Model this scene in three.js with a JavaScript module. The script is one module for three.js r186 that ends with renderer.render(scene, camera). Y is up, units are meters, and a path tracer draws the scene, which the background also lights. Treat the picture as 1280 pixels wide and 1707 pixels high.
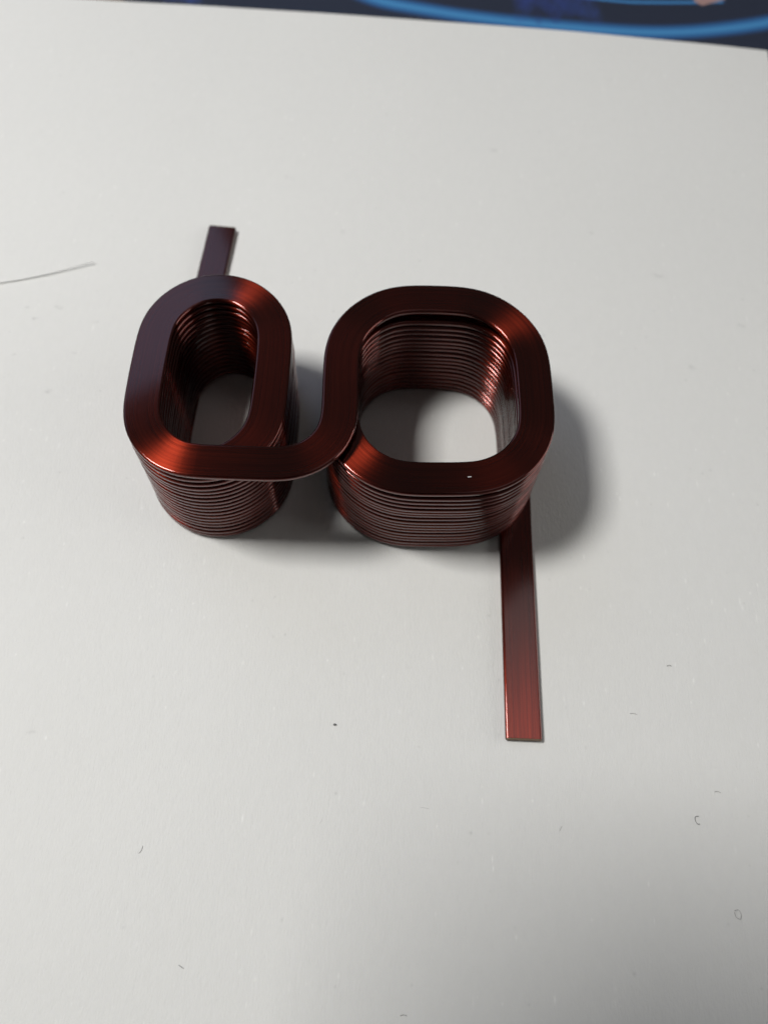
import * as THREE from 'three';
import { RectAreaLightUniformsLib } from 'three/addons/lights/RectAreaLightUniformsLib.js';
import { RoundedBoxGeometry } from 'three/addons/geometries/RoundedBoxGeometry.js';
import { mergeGeometries } from 'three/addons/utils/BufferGeometryUtils.js';
import { ImprovedNoise } from 'three/addons/math/ImprovedNoise.js';

// ---------------------------------------------------------------- camera, light, exposure
// plan units: one unit U is the width of the flat wire (8 mm); x right, z towards the viewer, y up from the paper
const U = 0.008;
const W = 767, H = 1024;
const scene = new THREE.Scene();
const camera = new THREE.PerspectiveCamera(2 * Math.atan(853.5 / 1342) * 180 / Math.PI, W / H, 0.005, 20);
const PITCH = 1.1191, ROLL = 0.0686;
const fwd = new THREE.Vector3(0, -Math.sin(PITCH), -Math.cos(PITCH));
const rgt0 = new THREE.Vector3(1, 0, 0), up0 = new THREE.Vector3().crossVectors(rgt0, fwd);
const rgt = rgt0.clone().multiplyScalar(Math.cos(ROLL)).addScaledVector(up0, Math.sin(ROLL));
const upv = up0.clone().multiplyScalar(Math.cos(ROLL)).addScaledVector(rgt0, -Math.sin(ROLL));
const EYE = new THREE.Vector3(0, 22.69 * U, 0);
camera.position.copy(EYE);
camera.quaternion.setFromRotationMatrix(new THREE.Matrix4().makeBasis(rgt, upv, fwd.clone().negate()));
camera.focus = 0.172;
camera.userData.fStop = 11;
scene.add(camera);

const renderer = new THREE.WebGLRenderer({ antialias: true });
renderer.setSize(W, H);
renderer.toneMapping = THREE.LinearToneMapping;
renderer.toneMappingExposure = 1;
renderer.shadowMap.enabled = true;
renderer.shadowMap.type = THREE.PCFSoftShadowMap;
scene.background = new THREE.Color().setRGB(0.068, 0.068, 0.066);      // the dim room
scene.environment = null;
RectAreaLightUniformsLib.init();

// ---------------------------------------------------------------- helpers
function rng(seed) { let a = seed >>> 0; return () => { a = (a + 0x6D2B79F5) >>> 0; let t = a; t = Math.imul(t ^ (t >>> 15), t | 1); t ^= t + Math.imul(t ^ (t >>> 7), t | 61); return ((t ^ (t >>> 14)) >>> 0) / 4294967296; }; }
const noise = new ImprovedNoise();
function tag(o, label, category, group, kind) {
  if (label) o.userData.label = label;
  if (category) o.userData.category = category;
  if (group) o.userData.group = group;
  if (kind) o.userData.kind = kind;
  return o;
}
function mesh(name, geo, mat, parent) {
  const m = new THREE.Mesh(geo, mat); m.name = name; m.castShadow = m.receiveShadow = true; parent.add(m); return m;
}
// periodic value noise on an nx by ny lattice
function lattice(nx, ny, seed) {
  const r = rng(seed), g = Float32Array.from({ length: nx * ny }, r);
  return (u, v) => {
    const x = (u - Math.floor(u)) * nx, y = (v - Math.floor(v)) * ny, i = Math.floor(x), j = Math.floor(y);
    let fx = x - i, fy = y - j; fx = fx * fx * (3 - 2 * fx); fy = fy * fy * (3 - 2 * fy);
    const a = g[(j % ny) * nx + i % nx], b = g[(j % ny) * nx + (i + 1) % nx], c = g[((j + 1) % ny) * nx + i % nx], d = g[((j + 1) % ny) * nx + (i + 1) % nx];
    return (a + (b - a) * fx) * (1 - fy) + (c + (d - c) * fx) * fy;
  };
}
function dataTex(w, h, fill, srgb) {
  const d = new Uint8Array(w * h * 4), c = [0, 0, 0];
  for (let j = 0; j < h; j++) for (let i = 0; i < w; i++) {
    fill((i + 0.5) / w, (j + 0.5) / h, c);
    const k = (j * w + i) * 4; for (let n = 0; n < 3; n++) d[k + n] = Math.max(0, Math.min(255, Math.round(c[n] * 255))); d[k + 3] = 255;
  }
  const t = new THREE.DataTexture(d, w, h, THREE.RGBAFormat);
  t.wrapS = t.wrapT = THREE.RepeatWrapping; t.magFilter = THREE.LinearFilter; t.minFilter = THREE.LinearMipmapLinearFilter; t.generateMipmaps = true;
  if (srgb) t.colorSpace = THREE.SRGBColorSpace;
  t.needsUpdate = true; return t;
}

// ---------------------------------------------------------------- unseen lamps and glowing panels (all outside the frame)
function panelLamp(name, label, at, target, w, h, color, intensity) {
  const g = new THREE.Group(); g.name = name; g.position.set(...at).multiplyScalar(U); scene.add(g);
  const aim = new THREE.Vector3(...target).multiplyScalar(U);
  const l = new THREE.RectAreaLight(new THREE.Color().setRGB(...color), intensity, w * U, h * U);
  l.name = 'light'; l.position.copy(g.position); l.lookAt(aim); scene.add(l);
  l.position.addScaledVector(aim.clone().sub(g.position).normalize(), 0.004);
  g.quaternion.copy(l.quaternion);
  const glow = mesh('diffuser', new THREE.BoxGeometry(w * U, h * U, 0.004), new THREE.MeshStandardMaterial({ color: 0xffffff, roughness: 0.6, emissive: new THREE.Color().setRGB(...color), emissiveIntensity: Math.min(1, intensity) }), g);
  glow.position.z = 0.0025;
  const housing = mesh('housing', new RoundedBoxGeometry(w * U + 0.02, h * U + 0.02, 0.02, 2, 0.006), new THREE.MeshStandardMaterial({ color: 0xd8d8d8, roughness: 0.5 }), g);
  housing.position.z = 0.015;
  return tag(g, label, 'lamp');
}
panelLamp('unseen_lamp_panel', 'white square light panel out of view high above the left side of the paper', [-57, 100, -18], [0, 0, -12], 24, 24, [1, 0.985, 0.955], 61);  // unseen key lamp, placed to throw the coil shadows to the right
function unseenLightPanel(label, at, target, w, h, color, strength) {  // framed glowing panel that stands out of view
  const g = new THREE.Group(); g.name = scene.getObjectByName('window') ? 'window_001' : 'window'; g.position.set(...at).multiplyScalar(U); scene.add(g);
  const aim = new THREE.Vector3(...target).multiplyScalar(U), col = new THREE.Color().setRGB(...color);
  const l = new THREE.RectAreaLight(col, strength, w * U, h * U); l.name = 'light'; l.position.copy(g.position); l.lookAt(aim); scene.add(l);
  l.position.addScaledVector(aim.clone().sub(g.position).normalize(), 0.004); g.quaternion.copy(l.quaternion);
  const pane = mesh('pane', new THREE.BoxGeometry(w * U, h * U, 0.004), new THREE.MeshStandardMaterial({ color: 0x8090a0, roughness: 0.3, emissive: col, emissiveIntensity: strength }), g); pane.position.z = 0.0025;
  const fm = new THREE.MeshStandardMaterial({ color: 0xd0d0cc, roughness: 0.6 }), f = [];
  for (const q of [-1, 1]) { const v = new RoundedBoxGeometry(0.03, h * U + 0.06, 0.03, 2, 0.004); v.translate(q * (w * U / 2 + 0.016), 0, 0.006); f.push(v); const e = new RoundedBoxGeometry(w * U, 0.03, 0.03, 2, 0.004); e.translate(0, q * (h * U / 2 + 0.016), 0.006); f.push(e); }
  mesh('frame', mergeGeometries(f), fm, g);
  return tag(g, label, 'window');
}
panelLamp('unseen_ceiling_lamp', 'dim ceiling lamp out of view high above the right side of the desk', [52, 250, -62], [10, 0, -20], 60, 66, [1, 0.92, 0.93], 0.5);  // unseen; placed for the pale sheen on the near lead
unseenLightPanel('dim bluish light panel out of view high behind the desk', [-90, 118, -120], [-14, 30, -20], 104, 76, [0.55, 0.68, 1.0], 0.52);  // unseen; placed for the bluish reflection on the coil tops
unseenLightPanel('pale light panel out of view low to the right of the desk', [150, 50, -15], [0, 10, -12], 110, 70, [1, 0.98, 0.94], 1.35);  // unseen; placed to lighten the shadow on the right of the coils

// ---------------------------------------------------------------- desk, mat, paper
{
  const wood = dataTex(256, 256, (() => { const a = lattice(4, 96, 3), b = lattice(12, 128, 4); return (u, v, c) => { const n = 0.7 * a(u, v) + 0.3 * b(u, v); c[0] = 0.40 + 0.10 * n; c[1] = 0.30 + 0.09 * n; c[2] = 0.22 + 0.07 * n; }; })(), true);
  wood.repeat.set(3, 3);
  const desk = mesh('desk', new RoundedBoxGeometry(1.4, 0.03, 0.9, 3, 0.004), new THREE.MeshStandardMaterial({ map: wood, roughness: 0.5 }), scene);
  desk.position.set(0, -0.0192, -0.12);
  tag(desk, 'flat desk surface under the printed mat', 'desk', null, 'structure');

  // printed mat: dark navy with blue streaks of light
  const cv = document.createElement('canvas'); cv.width = 2048; cv.height = 1024;
  const g = cv.getContext('2d');
  const X0 = -44, X1 = 44, Z0 = -56, Z1 = -12;                 // the printed far half, in plan units
  const px = (x) => (x - X0) / (X1 - X0) * 2048, pz = (z) => (z - Z0) / (Z1 - Z0) * 1024, k = 2048 / (X1 - X0);
  g.fillStyle = '#182135'; g.fillRect(0, 0, 2048, 1024);
  const rr = rng(11);
  function strokes(pts, width, passes) {
    for (const [ww, col] of passes) {
      g.strokeStyle = col; g.lineWidth = ww * width * k; g.lineCap = 'round'; g.beginPath();
      g.moveTo(px(pts[0][0]), pz(pts[0][1]));
      for (let i = 1; i < pts.length - 1; i++) { const mx = (pts[i][0] + pts[i + 1][0]) / 2, mz = (pts[i][1] + pts[i + 1][1]) / 2; g.quadraticCurveTo(px(pts[i][0]), pz(pts[i][1]), px(mx), pz(mz)); }
      g.lineTo(px(pts[pts.length - 1][0]), pz(pts[pts.length - 1][1])); g.stroke();
    }
  }
  const glow = [[1, '#1b355a'], [0.8, '#1f4c7c'], [0.55, '#2a679e'], [0.25, '#3b80b4']];
  MATPRINT(strokes, glow, g, px, pz, k, rr);
  const tex = new THREE.CanvasTexture(cv); tex.colorSpace = THREE.SRGBColorSpace;
  const weave = dataTex(256, 256, (() => { const a = lattice(128, 128, 8); return (u, v, c) => { c[0] = c[1] = c[2] = 0.5 + 0.25 * Math.sin(u * 402) * Math.sin(v * 402) + 0.3 * (a(u, v) - 0.5); }; })());
  weave.repeat.set(44, 22);
  const mat = new THREE.Group(); mat.name = 'desk_mat'; scene.add(mat);
  tag(mat, 'dark navy desk mat printed with glowing blue streaks, under the far edge of the paper', 'desk mat');
  const base = mesh('base', new RoundedBoxGeometry((X1 - X0) * U, 0.003, 92 * U, 3, 0.0014), new THREE.MeshStandardMaterial({ color: 0x0d0f14, roughness: 0.9 }), mat);
  base.position.set(0, -0.0022, (-56 + 46) * U);
  const pg = new THREE.PlaneGeometry((X1 - X0 - 0.5) * U, (Z1 - Z0 - 0.3) * U); pg.rotateX(-Math.PI / 2);
  const print = mesh('printed_cloth', pg, new THREE.MeshStandardMaterial({ map: tex, roughness: 0.75, bumpMap: weave, bumpScale: 0.00008 }), mat);
  print.position.set((X0 + X1) / 2 * U, -0.0007 + 0.0003, (Z0 + Z1) / 2 * U);
}
function MATPRINT(strokes, glow, g, px, pz, k, rr) {
  // broad arc of blue light
  strokes([[-12, -52], [-8, -43], [-4.4, -38.4], [-2.24, -36.75], [0.06, -36.35], [2.37, -36.0], [5.39, -35.8], [8.44, -35.72], [10.7, -35.77], [13.04, -36.15], [15.89, -37.0], [22, -39.5], [30, -44]], 1.15, glow);
  strokes([[6, -38.2], [8.86, -37.85], [11, -38.0], [12.62, -38.2], [14, -38.4]], 0.35, glow.slice(1));
  // violet-blue glow patches
  for (let i = 0; i < 60; i++) {
    const x = 4.4 + rr() * 4, z = -38.8 + rr() * 2.2;
    g.fillStyle = ['rgba(34,54,120,0.18)', 'rgba(28,46,106,0.2)', 'rgba(44,74,150,0.15)'][i % 3];
    g.beginPath(); g.ellipse(px(x), pz(z), k * (0.15 + rr() * 0.4), k * (0.3 + rr() * 0.7), rr() - 0.5, 0, 7); g.fill();
  }
  for (let i = 0; i < 14; i++) {
    g.fillStyle = 'rgba(44,74,150,0.22)'; g.beginPath(); g.ellipse(px(-11.4 + rr() * 1.8), pz(-35.6 - rr() * 1.2), k * 0.35, k * 0.3, 0, 0, 7); g.fill();
  }
  g.fillStyle = '#9c7d78'; g.beginPath(); g.moveTo(px(12.7), pz(-38.3)); g.lineTo(px(13.05), pz(-38.0)); g.lineTo(px(14.2), pz(-38.6)); g.lineTo(px(15), pz(-39.6)); g.lineTo(px(13), pz(-39.6)); g.fill();
  g.fillStyle = '#6a5a48'; g.beginPath(); g.moveTo(px(-30), pz(-34)); g.lineTo(px(-30), pz(-40)); g.lineTo(px(-15), pz(-36.6)); g.lineTo(px(-12.4), pz(-35)); g.lineTo(px(-12.4), pz(-34)); g.fill();
}
{
  // a sheet of white paper, a little wavy, its far edge lifting off the mat
  const x0 = -22, x1 = 15.5, z0 = -35.4, z1 = 17.8, nx = 130, nz = 180, th = 0.03;
  const pos = [], uv = [], idx = [];
  const hgt = (x, z) => {
    let y = 0.035 * noise.noise(x * 0.09, z * 0.09, 0.5) + 0.02 * noise.noise(x * 0.25, z * 0.22, 3.5);
    const near = Math.exp(-Math.pow((x + 2) / 11, 2) - Math.pow((z + 12.5) / 8, 2)); y *= 1 - near;
    const dx = x + 8.1, dz = z + 28.2; y -= 0.035 * Math.exp(-(dx * dx + dz * dz) / 1.1);
    y += 0.06 * Math.exp((z0 - z) / 1.6) * (0.6 + 0.4 * Math.sin(x * 0.14 + 1));
    return Math.max(y, -0.045);
  };
  for (let s = 0; s < 2; s++) for (let j = 0; j <= nz; j++) for (let i = 0; i <= nx; i++) {
    const x = x0 + (x1 - x0) * i / nx, z = z0 + (z1 - z0) * j / nz;
    const bow = 0.36 * Math.pow((x + 4) / 17, 2) * Math.max(0, 1 - (z - z0) / 12);
    pos.push(x * U, (hgt(x, z) - s * th) * U, (z + bow) * U); uv.push(x * U, z * U);
  }
  const n = (nx + 1) * (nz + 1), at = (s, i, j) => s * n + j * (nx + 1) + i;
  for (let j = 0; j < nz; j++) for (let i = 0; i < nx; i++) {
    idx.push(at(0, i, j), at(0, i, j + 1), at(0, i + 1, j), at(0, i + 1, j), at(0, i, j + 1), at(0, i + 1, j + 1));
    idx.push(at(1, i, j), at(1, i + 1, j), at(1, i, j + 1), at(1, i + 1, j), at(1, i + 1, j + 1), at(1, i, j + 1));
  }
  const top = new THREE.BufferGeometry();
  top.setAttribute('position', new THREE.Float32BufferAttribute(pos, 3)); top.setAttribute('uv', new THREE.Float32BufferAttribute(uv, 2)); top.setIndex(idx); top.computeVertexNormals();
  const ep = [], eu = [], ei = [];                                 // the cut edges
  const rim = [];
  for (let i = 0; i < nx; i++) rim.push([i, 0]); for (let j = 0; j < nz; j++) rim.push([nx, j]); for (let i = nx; i > 0; i--) rim.push([i, nz]); for (let j = nz; j > 0; j--) rim.push([0, j]);
  rim.forEach(([i, j], q) => { for (let s = 0; s < 2; s++) { const a = at(s, i, j) * 3; ep.push(pos[a], pos[a + 1], pos[a + 2]); eu.push(pos[a], pos[a + 2]); } const r = (q + 1) % rim.length; ei.push(q * 2, r * 2, q * 2 + 1, r * 2, r * 2 + 1, q * 2 + 1); });
  const edge = new THREE.BufferGeometry();
  edge.setAttribute('position', new THREE.Float32BufferAttribute(ep, 3)); edge.setAttribute('uv', new THREE.Float32BufferAttribute(eu, 2)); edge.setIndex(ei); edge.computeVertexNormals();
  const l1 = lattice(256, 64, 21), l2 = lattice(90, 40, 22), l3 = lattice(512, 512, 23), l4 = lattice(9, 9, 24);
  const grain = dataTex(1024, 1024, (u, v, c) => { const a = 0.45 * l1(u, v) + 0.25 * l2(u, v) + 0.3 * l3(u, v); c[0] = c[1] = c[2] = a; });
  grain.repeat.set(1 / 0.05, 1 / 0.05);
  // one sheet-sized colour map: faint mottling, pale fibre flecks, a few grey smudges
  const PW = 1408, PH = 2048, rp = rng(77), spots = [];
  for (const [x, z, r, d] of [[-11.9, -18.1, 0.13, 0.05], [-12.6, -17.55, 0.1, 0.035], [-12.95, -18.0, 0.09, 0.03], [-10.5, -17.6, 0.12, 0.025], [9.5, -21.5, 0.2, 0.02], [10.4, -17.4, 0.16, 0.022], [-11.4, -14.6, 0.12, 0.03], [-12.9, -16.0, 0.08, 0.03], [-10.9, -16.2, 0.08, 0.02], [12.3, -19.4, 0.14, 0.02], [-4.6, -25.2, 0.2, 0.014], [3.4, -27.5, 0.22, 0.014], [-9.2, -3.6, 0.1, 0.025], [7.1, -23.4, 0.12, 0.02], [-2.2, -22.6, 0.16, 0.014]]) for (let k = 0; k < 7; k++) spots.push([x + (rp() - 0.5) * r * 2, z + (rp() - 0.5) * r, r * (0.25 + 0.35 * rp()), r * (0.2 + 0.25 * rp()), -d * (0.4 + 0.8 * rp())]);
  for (let k = 0; k < 900; k++) spots.push([x0 + (x1 - x0) * rp(), z0 + (z1 - z0) * rp(), 0.014 + 0.012 * rp(), 0.03 + 0.1 * rp() * rp(), 0.02 + 0.05 * rp()]);
  for (let k = 0; k < 420; k++) spots.push([x0 + (x1 - x0) * rp(), z0 + (z1 - z0) * rp(), 0.02 + 0.03 * rp(), 0.02 + 0.03 * rp(), -0.02 - 0.06 * rp() * rp()]);
  const add = new Float32Array(PW * PH), sx = PW / (x1 - x0), sz = PH / (z1 - z0);
  for (const [x, z, a, b, d] of spots) {
    const cx = (x - x0) * sx, cz = (z - z0) * sz, ra = Math.max(0.7, a * sx), rb = Math.max(0.7, b * sz);
    for (let j = Math.floor(cz - 2 * rb); j <= cz + 2 * rb; j++) for (let i = Math.floor(cx - 2 * ra); i <= cx + 2 * ra; i++) { if (i < 0 || j < 0 || i >= PW || j >= PH) continue; const q = ((i + 0.5 - cx) / ra) ** 2 + ((j + 0.5 - cz) / rb) ** 2; add[j * PW + i] += d * Math.exp(-q); }
  }
  const tone = dataTex(PW, PH, (u, v, c) => { const a = 0.4 * l4(u, v) + 0.35 * l2(u * 3, v * 5) + 0.25 * l3(u * 2, v * 3), b = 0.858 + 0.02 * (a - 0.5) + add[Math.min(PH - 1, Math.floor(v * PH)) * PW + Math.min(PW - 1, Math.floor(u * PW))]; c[0] = b; c[1] = b; c[2] = b * 0.988; }, true);
  tone.repeat.set(1 / ((x1 - x0) * U), 1 / ((z1 - z0) * U)); tone.offset.set(-x0 / (x1 - x0), -z0 / (z1 - z0));
  const paper = mesh('paper_sheet', mergeGeometries([top, edge]), new THREE.MeshStandardMaterial({ map: tone, roughness: 0.62, bumpMap: grain, bumpScale: 0.00006 }), scene);
  paper.position.y = 0;
  tag(paper, 'large white sheet of paper under the copper coils', 'paper');
}

// ---------------------------------------------------------------- wire
const T = 0.178, RC = 0.072;                                        // thickness and edge rounding of the flat wire, in widths
const WIDE = 0.508, section = [];                                                // [lateral, vertical, normal lateral, normal vertical, distance round]
{
  let run = 0, last = null;
  for (const [sx, sy, a0] of [[1, 1, 0], [-1, 1, 90], [-1, -1, 180], [1, -1, 270]]) for (let k = 0; k <= 5; k++) {
    const a = (a0 + 18 * k) * Math.PI / 180, c = Math.cos(a), s = Math.sin(a);
    const p = [sx * (WIDE - RC) + RC * c, sy * (T / 2 - RC) + RC * s, c, s];
    if (last) run += Math.hypot(p[0] - last[0], p[1] - last[1]);
    section.push([...p, run]); last = p;
  }
  section.push([...section[0].slice(0, 4), run + T - 2 * RC]);
}
// sweep of the section along points [x, y, z] with a slowly turning frame; s0 is the length run so far
function sweep(pts, tangents, s0) {
  const pos = [], nor = [], uv = [], idx = [], m = section.length; let s = s0;
  const Tn = new THREE.Vector3(), N = new THREE.Vector3(), B = new THREE.Vector3();
  pts.forEach((p, i) => {
    if (i) s += Math.hypot(p[0] - pts[i - 1][0], p[1] - pts[i - 1][1], p[2] - pts[i - 1][2]);
    Tn.set(...tangents[i]).normalize(); N.set(-Tn.z, 0, Tn.x).normalize(); B.crossVectors(N, Tn).normalize(); if (B.y < 0) B.negate();
    for (const [a, b, na, nb, r] of section) {
      pos.push((p[0] + N.x * a + B.x * b) * U, (p[1] + N.y * a + B.y * b) * U, (p[2] + N.z * a + B.z * b) * U);
      nor.push(N.x * na + B.x * nb, N.y * na + B.y * nb, N.z * na + B.z * nb);
      uv.push(s * U, r * U);
    }
    if (i) for (let k = 0; k < m - 1; k++) { const a = (i - 1) * m + k, b = i * m + k; idx.push(a, b, a + 1, b, b + 1, a + 1); }
  });
  const g = new THREE.BufferGeometry();
  g.setAttribute('position', new THREE.Float32BufferAttribute(pos, 3)); g.setAttribute('normal', new THREE.Float32BufferAttribute(nor, 3)); g.setAttribute('uv', new THREE.Float32BufferAttribute(uv, 2)); g.setIndex(idx);
  return [g, s];
}
// enamelled copper: fine drawing streaks run along the wire
const st1 = lattice(3, 220, 31), st2 = lattice(8, 90, 32), st3 = lattice(40, 400, 33), st4 = lattice(12, 10, 34);
const streak = (u, v) => 0.5 * st1(u, v) + 0.22 * st2(u, v) + 0.2 * st3(u, v) + 0.08 * st4(u, v);
const wireMap = dataTex(512, 1024, (u, v, c) => { const n = Math.pow(streak(u, v), 1.3) * 2.0; c[0] = 0.275 + 0.085 * n; c[1] = 0.066 + 0.037 * n; c[2] = 0.034 + 0.02 * n; }, true);
const wireBump = dataTex(512, 1024, (u, v, c) => { c[0] = c[1] = c[2] = 0.6 * st1(u, v) + 0.4 * st3(u, v); });
const wireRough = dataTex(256, 512, (u, v, c) => { const n = 0.5 * st2(u, v) + 0.5 * st4(u, v); c[0] = 0; c[1] = 0.75 + 0.25 * n; c[2] = 1; });
for (const t of [wireMap, wireBump, wireRough]) t.repeat.set(1 / 0.11, 1 / (2.2 * U));
const enamel = new THREE.MeshPhysicalMaterial({ map: wireMap, metalness: 1, roughness: 0.33, roughnessMap: wireRough, anisotropy: 0.95, anisotropyRotation: Math.PI / 2, clearcoat: 1, clearcoatRoughness: 0.08 });
const bare = new THREE.MeshStandardMaterial({ color: new THREE.Color().setRGB(0.17, 0.115, 0.075), metalness: 0.6, roughness: 0.6 });

// plan of the whole wire: corners with fillet radii
const HT = 4.0115;                                                 // height of the windings
const L = { x: -5.156, z: -13.216, a: 0.0355, ax: 1.626, az: 2.839, rf: 1.44, rb: 1.514, kx: 0.105, kf: 0.165, kb: 0.165 };
const R = { x: 1.285, z: -13.24, a: 0.062, ax: 2.715, az: 2.855, rf: 1.9, rb: 1.95, kx: 0.035, kf: 0.06, kb: 0.18 };
const spot = (c, x, z) => [c.x + x * Math.cos(c.a) + z * Math.sin(c.a), c.z - x * Math.sin(c.a) + z * Math.cos(c.a)];
const NL = 17, NR = 17;
const corners = [];                                                // [x, z, fillet radius, jitter key]
const put = (p, r) => corners.push([p[0], p[1], r]);
put([-6.72, -22.22], 0);                                             // free end of the far lead
put([-6.84, -17.5], 6);
put(spot(L, -L.ax, 0), 0.0);                                        // corner 2: middle of the left side, the left winding starts
const startL = corners.length - 1;
for (let k = 0; k < NL; k++) { put(spot(L, -L.ax, L.az), L.rf); put(spot(L, L.ax, L.az), L.rf); put(spot(L, L.ax, -L.az), L.rb); put(spot(L, -L.ax, -L.az), L.rb); }
put(spot(L, -L.ax, L.az), L.rf);
put(spot(L, 0, L.az), 0); const endL = corners.length - 1;
{ // where the front line of the left winding meets the left line of the right winding
  const p = spot(L, 0, L.az + L.kf), d = [Math.cos(L.a), -Math.sin(L.a)], q = spot(R, -R.ax, 0), e = [Math.sin(R.a), Math.cos(R.a)];
  const t = ((q[0] - p[0]) * e[1] - (q[1] - p[1]) * e[0]) / (d[0] * e[1] - d[1] * e[0]);
  put([p[0] + d[0] * t, p[1] + d[1] * t], 1.62); corners[corners.length - 1].push(p);   // the bellied front runs straight on into the bridge
}
put(spot(R, -R.ax, 0), 0); const startR = corners.length - 1;
for (let k = 0; k < NR; k++) { put(spot(R, -R.ax, -R.az), R.rb); put(spot(R, R.ax, -R.az), R.rb); put(spot(R, R.ax, R.az), R.rf); put(spot(R, -R.ax, R.az), R.rf); }
put(spot(R, -R.ax, -R.az), R.rb); put(spot(R, R.ax, -R.az), R.rb);
put(spot(R, R.ax, 0), 0); const endR = corners.length - 1;
put([4.10, -10.3], 8);
put([4.265, -4.31], 0);                                              // free end of the near lead

// expand to plan points; remember the running length at the marked corners
const plan = [], marks = {}; let bridgeStart = 0;
{
  let s = 0; const push = (x, z) => { if (plan.length) { const q = plan[plan.length - 1], d = Math.hypot(x - q[0], z - q[1]); if (d < 1e-5) return; s += d; } plan.push([x, z, s]); };
  const line = (x, z) => { const q = plan[plan.length - 1], n = Math.max(1, Math.ceil(Math.hypot(x - q[0], z - q[1]) / 0.5)); for (let k = 1; k <= n; k++) push(q[0] + (x - q[0]) * k / n, q[1] + (z - q[1]) * k / n); };
  corners.forEach((c, i) => {
    if (i === 0) { push(c[0], c[1]); return; }
    const p = c[3] || corners[i - 1], n = corners[i + 1];
    if (!n || c[2] === 0) { line(c[0], c[1]); marks[i] = s; return; }
    const a = new THREE.Vector2(c[0] - p[0], c[1] - p[1]).normalize(), b = new THREE.Vector2(n[0] - c[0], n[1] - c[1]).normalize();
    const turn = Math.atan2(a.x * b.y - a.y * b.x, a.dot(b)), d = c[2] * Math.tan(Math.abs(turn) / 2);
    line(c[0] - a.x * d, c[1] - a.y * d); if (c[3]) bridgeStart = s;
    const sg = Math.sign(turn), ox = c[0] - a.x * d - a.y * sg * c[2], oz = c[1] - a.y * d + a.x * sg * c[2];
    const n2 = Math.max(4, Math.round(Math.abs(turn) / 0.075)), a0 = Math.atan2(c[1] - a.y * d - oz, c[0] - a.x * d - ox);
    for (let k = 1; k <= n2; k++) { const t = a0 + turn * k / n2; push(ox + c[2] * Math.cos(t), oz + c[2] * Math.sin(t)); }
  });
}
{ // the first straight of the bridge starts at the bellied front
  const i0 = plan.findIndex((p) => p[2] > marks[endL] - 1e-6), q = spot(L, 0, L.az + L.kf), e = plan.findIndex((p) => p[2] > bridgeStart - 1e-6);
  for (let i = i0 + 1; i < e; i++) { const t = (i - i0) / (e - i0); plan[i][0] = q[0] + (plan[e][0] - q[0]) * t; plan[i][1] = q[1] + (plan[e][1] - q[1]) * t; }
}
// the long sides of each winding belly out a little
for (const p of plan) for (const c of [L, R]) {
  if (c === L && p[2] > marks[endL] + 1e-6) continue;
  const dx = p[0] - c.x, dz = p[1] - c.z, x = dx * Math.cos(c.a) - dz * Math.sin(c.a), z = dx * Math.sin(c.a) + dz * Math.cos(c.a), X = x / c.ax, Z = z / c.az;
  if (Math.abs(X) > 1.03 || Math.abs(Z) > 1.03) continue;
  const ox = c.kx * X * Math.max(0, 1 - Z * Z), kb = c === R && p[2] > marks[startR] + 14 ? 0.08 : c.kb, oz = (Z > 0 ? c.kf : kb) * Z * Math.max(0, 1 - X * X);
  p[0] += ox * Math.cos(c.a) + oz * Math.sin(c.a); p[1] += -ox * Math.sin(c.a) + oz * Math.cos(c.a);
}
// wound metal does not change from straight to bent at once: ease the plan along its length
{
  const fine = []; let k = 0; const len = plan[plan.length - 1][2], stops = Object.values(marks);
  const at = (s) => { while (k > 0 && plan[k][2] > s) k--; while (k < plan.length - 2 && plan[k + 1][2] < s) k++; const a = plan[k], b = plan[k + 1], f = Math.max(0, Math.min(1, (s - a[2]) / (b[2] - a[2]))); return [a[0] + (b[0] - a[0]) * f, a[1] + (b[1] - a[1]) * f]; };
  const all = [0, ...stops.sort((a, b) => a - b), len].filter((v, i, l) => !i || v - l[i - 1] > 1e-6), keys = [];
  for (let i = 1; i < all.length; i++) { const n = Math.max(1, Math.round((all[i] - all[i - 1]) / 0.16)); for (let q = 0; q < n; q++) keys.push(all[i - 1] + (all[i] - all[i - 1]) * q / n); }
  keys.push(len);
  for (const s of keys) {
    const w = Math.min(1, s / 1.2, (len - s) / 1.2) * 0.9; let x = 0, z = 0, t = 0;
    for (let q = -6; q <= 6; q++) { const g = Math.exp(-q * q / 10), p = at(Math.max(0, Math.min(len, s + w * q / 6))); x += g * p[0]; z += g * p[1]; t += g; }
    fine.push([x / t, z / t, s]);
  }
  plan.length = 0; plan.push(...fine);
}
const sL0 = marks[startL], sL1 = marks[endL], sR0 = marks[startR], sR1 = marks[endR];
const turnsL = NL + 0.25, turnsR = NR + 0.5, lenL = (sL1 - sL0) / turnsL, lenR = (sR1 - sR0) / turnsR;
// the pitch is not quite even: the uppermost turns stand a little apart
function riser(turns, dens) { const n = 600, t = [0]; for (let i = 0; i < n; i++) t.push(t[i] + dens((i + 0.5) / n * turns)); return (q) => { const x = Math.max(0, Math.min(1, q / turns)) * n, i = Math.min(n - 1, Math.floor(x)); return (t[i] + (t[i + 1] - t[i]) * (x - i)) / t[n]; }; }
const bump = (x, a, b) => Math.max(0, Math.min(1, (x - a) / 0.12)) * Math.max(0, Math.min(1, (b - x) / 0.12));
const riseL = riser(turnsL, (q) => 1 + 0.05 * noise.noise(q * 1.3, 1.5, 0) + 0.35 * bump(q, 16.35, 17.0) + 0.1 * bump(q, 14, 16.4));
const fallR = riser(turnsR, (q) => 1 + 0.035 * noise.noise(q * 1.3, 7.5, 0) + 1.9 * bump(q, 0.3, 0.9) + 0.18 * bump(q, 0.8, 2.6));
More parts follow.
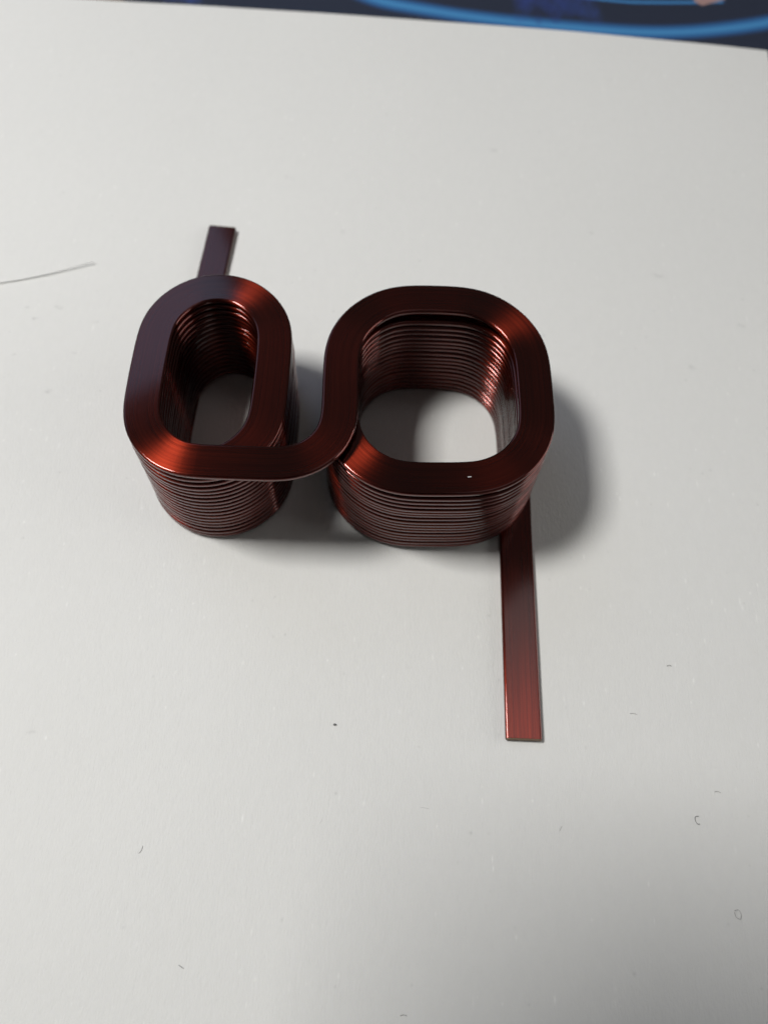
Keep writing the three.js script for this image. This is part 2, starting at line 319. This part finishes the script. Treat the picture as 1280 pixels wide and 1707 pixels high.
const yAt = (s) => {
  const lo = T / 2 + 0.02, hi = HT - T / 2;
  if (s <= sL0) return lo; if (s < sL1) return lo + (hi - lo) * riseL((s - sL0) / lenL);
  if (s <= sR0) return hi; if (s < sR1) return hi + (lo - hi) * fallR((s - sR0) / lenR);
  return lo;
};
const wire = plan.map(([x, z, s]) => {
  const inL = Math.max(0, Math.min(1, (s - sL0) / lenL, (sL1 - s) / lenL)), inR = Math.max(0, Math.min(1, (s - sR0) / lenR, (sR1 - s) / lenR)), f = inL + inR;
  return [x + 0.05 * f * noise.noise(s * 0.021, 3.1, 0), yAt(s), z + 0.045 * f * noise.noise(s * 0.023, 9.1, 4), s];
});
const tang = wire.map((p, i) => { const a = wire[Math.max(0, i - 1)], b = wire[Math.min(wire.length - 1, i + 1)]; return [b[0] - a[0], b[1] - a[1], b[2] - a[2]]; });

const coil = new THREE.Group(); coil.name = 'copper_coil'; coil.position.set(-1.5 * U, 0, -13 * U); scene.add(coil);
tag(coil, 'pair of joined coils wound from dark red enamelled flat copper wire, standing on white paper', 'coil');
function piece(name, a, b, parent) {
  let i = 0; while (i < wire.length - 2 && wire[i + 1][3] <= a + 1e-4) i++;
  let j = wire.length - 1; while (j > 1 && wire[j - 1][3] >= b - 1e-4) j--;
  // cut exactly at a and b
  const pts = [], tn = [];
  const cut = (s, k) => { const p = wire[k], q = wire[k + 1], f = (s - p[3]) / (q[3] - p[3]); pts.push([0, 1, 2].map((n) => p[n] + (q[n] - p[n]) * f)); tn.push([0, 1, 2].map((n) => tang[k][n] / Math.hypot(...tang[k]) * (1 - f) + tang[k + 1][n] / Math.hypot(...tang[k + 1]) * f)); };
  cut(a, i);
  for (let k = i + 1; k < j; k++) { pts.push(wire[k].slice(0, 3)); tn.push(tang[k]); }
  cut(b, j - 1);
  const [g] = sweep(pts.map((p) => [p[0] + 1.5, p[1], p[2] + 13]), tn, a);
  return mesh(name, g, enamel, parent);
}
function winding(label, s0, len, turns) {
  const g = new THREE.Group(); g.name = 'winding'; coil.add(g); g.userData.label = label;
  for (let k = 0; k < turns; k++) { const a = s0 + k * len, b = s0 + Math.min(k + 1, turns) * len; if (b - a > 1e-3) piece('turn', a, b, g); }
}
winding('narrow oblong winding', sL0, lenL, turnsL);
piece('connecting_strip', sL1, sR0, coil).userData.label = 'flat strip bridging from the narrow winding to the square one';
winding('wider rounded square winding', sR0, lenR, turnsR);
const total = wire[wire.length - 1][3];
const leadA = piece('lead', 0, sL0, coil), leadB = piece('lead', sR1, total, coil);
leadA.userData.label = 'short straight end of the wire pointing away at the back'; leadB.userData.label = 'long straight end of the wire pointing to the front';
function endCap(at, dir, parent) {                                  // bare copper where the wire was cut
  const sh = new THREE.Shape(); section.forEach(([a, b], i) => (i ? sh.lineTo(a * U * 0.975, b * U * 0.86) : sh.moveTo(a * U * 0.975, b * U * 0.86)));
  const g = new THREE.ExtrudeGeometry(sh, { depth: 0.0003, bevelEnabled: false });
  const m = mesh('cut_face', g, bare, parent);
  m.position.set((at[0] + 1.5) * U, at[1] * U, (at[2] + 13) * U); m.rotation.y = Math.atan2(dir[0], dir[2]);
}
endCap(wire[0], tang[0].map((v) => -v), leadA); endCap(wire[wire.length - 1], tang[wire.length - 1], leadB);

// ---------------------------------------------------------------- small things on the paper
const onPaper = (pts, r, mat, name, label, cat, group) => {
  const o = new THREE.CatmullRomCurve3(pts.map((p) => new THREE.Vector3(p[0] - pts[0][0], p[1] - pts[0][1], p[2] - pts[0][2]).multiplyScalar(U)));
  const m = mesh(name, new THREE.TubeGeometry(o, Math.max(8, pts.length * 8), r * U, 7, false), mat, scene);
  m.position.set(pts[0][0] * U, pts[0][1] * U, pts[0][2] * U);
  return tag(m, label, cat, group);
};
const fibre = new THREE.MeshStandardMaterial({ color: new THREE.Color().setRGB(0.74, 0.74, 0.73), roughness: 0.5 });
onPaper([[-19, 0.05, -16.9], [-17.6, 0.05, -17.55], [-16.4, 0.05, -18.1], [-15.2, 0.05, -18.62], [-14.2, 0.055, -18.98], [-13.22, 0.06, -19.3], [-12.25, 0.075, -19.68], [-11.6, 0.095, -19.98], [-11.1, 0.115, -20.2]], 0.024, fibre, 'thread', 'thin pale grey thread lying on the paper at the left edge', 'thread');
const lint = new THREE.MeshStandardMaterial({ color: new THREE.Color().setRGB(0.42, 0.41, 0.40), roughness: 0.8 });
const dark = new THREE.MeshStandardMaterial({ color: new THREE.Color().setRGB(0.15, 0.15, 0.145), roughness: 0.8 });
const G = 'specks of lint on the paper';
const fleck = (x, z, path, r, m, label) => onPaper(path.map(([a, b], i) => [x + a, 0.004 + 0.55 * r + 0.004 * (i % 2), z + b]), r * 0.45, m, 'lint', label, 'lint', G);
fleck(-0.96, -4.37, [[-0.025, 0], [0, 0.008], [0.03, 0]], 0.06, dark, 'tiny black speck on the paper, left of the end of the long copper lead');
fleck(8.53, -6.69, [[-0.06, 0.01], [0, -0.012], [0.08, 0.005]], 0.016, dark, 'short dark dash of lint on the paper, highest speck at the right edge');
fleck(7.39, -5.23, [[-0.09, 0.0], [0, -0.015], [0.1, 0.01]], 0.013, lint, 'faint grey dash of lint on the paper, right of the end of the long lead');
fleck(9.52, -3.26, [[-0.07, -0.01], [0, -0.03], [0.1, 0.0]], 0.012, lint, 'faint short fibre just above the small hook of lint near the right edge');
fleck(8.9, -2.52, [[0.05, -0.1], [-0.05, -0.07], [-0.05, 0.03], [0.0, 0.1], [0.06, 0.1]], 0.013, dark, 'small dark C-shaped hook of lint near the lower right edge');
fleck(9.69, -0.3, [[-0.07, -0.09], [0.04, -0.11], [0.09, 0.0], [0.05, 0.1], [-0.05, 0.05], [-0.08, -0.06]], 0.011, lint, 'small loop of grey lint near the lower right corner');
fleck(5.23, -2.06, [[0.04, -0.07], [0.0, 0.0], [-0.03, 0.06]], 0.011, lint, 'tiny slanted fibre below the cut end of the long lead');
fleck(-5.64, -0.85, [[0.02, -0.1], [0.0, 0.0], [-0.05, 0.08]], 0.013, lint, 'short upright fibre on the paper at the lower left');
fleck(-1.17, -1.82, [[0.12, -0.16], [0.07, 0.0], [-0.02, 0.08], [-0.13, 0.09]], 0.011, lint, 'curved grey fibre shaped like a J below the tiny black speck');
fleck(1.62, -2.35, [[-0.14, -0.01], [0, 0.0], [0.15, 0.02]], 0.011, lint, 'thin level fibre below the middle of the coils');
fleck(-0.57, 0.01, [[-0.13, 0.02], [0, 0.05], [0.1, 0.03], [0.12, -0.05]], 0.011, lint, 'faint bent fibre near the bottom middle of the paper');
fleck(-4.18, 1.69, [[-0.06, -0.03], [0, 0.0], [0.07, 0.04]], 0.015, dark, 'dark short dash of lint nearest the lower left corner');
fleck(1.29, 2.38, [[-0.07, 0.02], [0, 0.0], [0.09, 0.01]], 0.015, dark, 'dark dash of lint at the bottom edge of the picture');
{ // a white fleck on the near face of the square winding
  const white = new THREE.MeshStandardMaterial({ color: new THREE.Color().setRGB(0.45, 0.43, 0.43), roughness: 0.7 });
  const m = mesh('fleck', new RoundedBoxGeometry(0.105 * U, 0.024 * U, 0.034 * U, 2, 0.012 * U), white, scene);
  const top = Math.max(...wire.filter((p) => Math.hypot(p[0] - 2.22, p[2] + 10.35) < 0.6).map((p) => p[1])) + T / 2;
  m.position.set(2.22 * U, (top + 0.012) * U, -10.40 * U); m.rotation.set(0.02, 0.18, 0);
  tag(m, 'tiny white fleck on top of the near side of the square winding', 'fleck');
}

// ---------------------------------------------------------------- unseen device at the camera, sized and placed to shade the near right of the paper
{
  const ph = new THREE.Group(); ph.name = 'unseen_device'; scene.add(ph);
  ph.position.copy(EYE).addScaledVector(fwd, -0.0085).addScaledVector(rgt, -0.030).addScaledVector(upv, -0.053);
  ph.quaternion.copy(camera.quaternion);
  mesh('body', new RoundedBoxGeometry(0.135, 0.2, 0.008, 4, 0.0038), new THREE.MeshPhysicalMaterial({ color: 0x16171a, roughness: 0.35, clearcoat: 0.5 }), ph);
  const b = mesh('camera_bump', new RoundedBoxGeometry(0.03, 0.03, 0.002, 3, 0.0009), new THREE.MeshStandardMaterial({ color: 0x101114, roughness: 0.3 }), ph); b.position.set(0.03, 0.053, -0.005);
  tag(ph, 'dark device out of view above the near side, shading the lower right of the paper', 'unseen_device');
}
renderer.render(scene, camera);
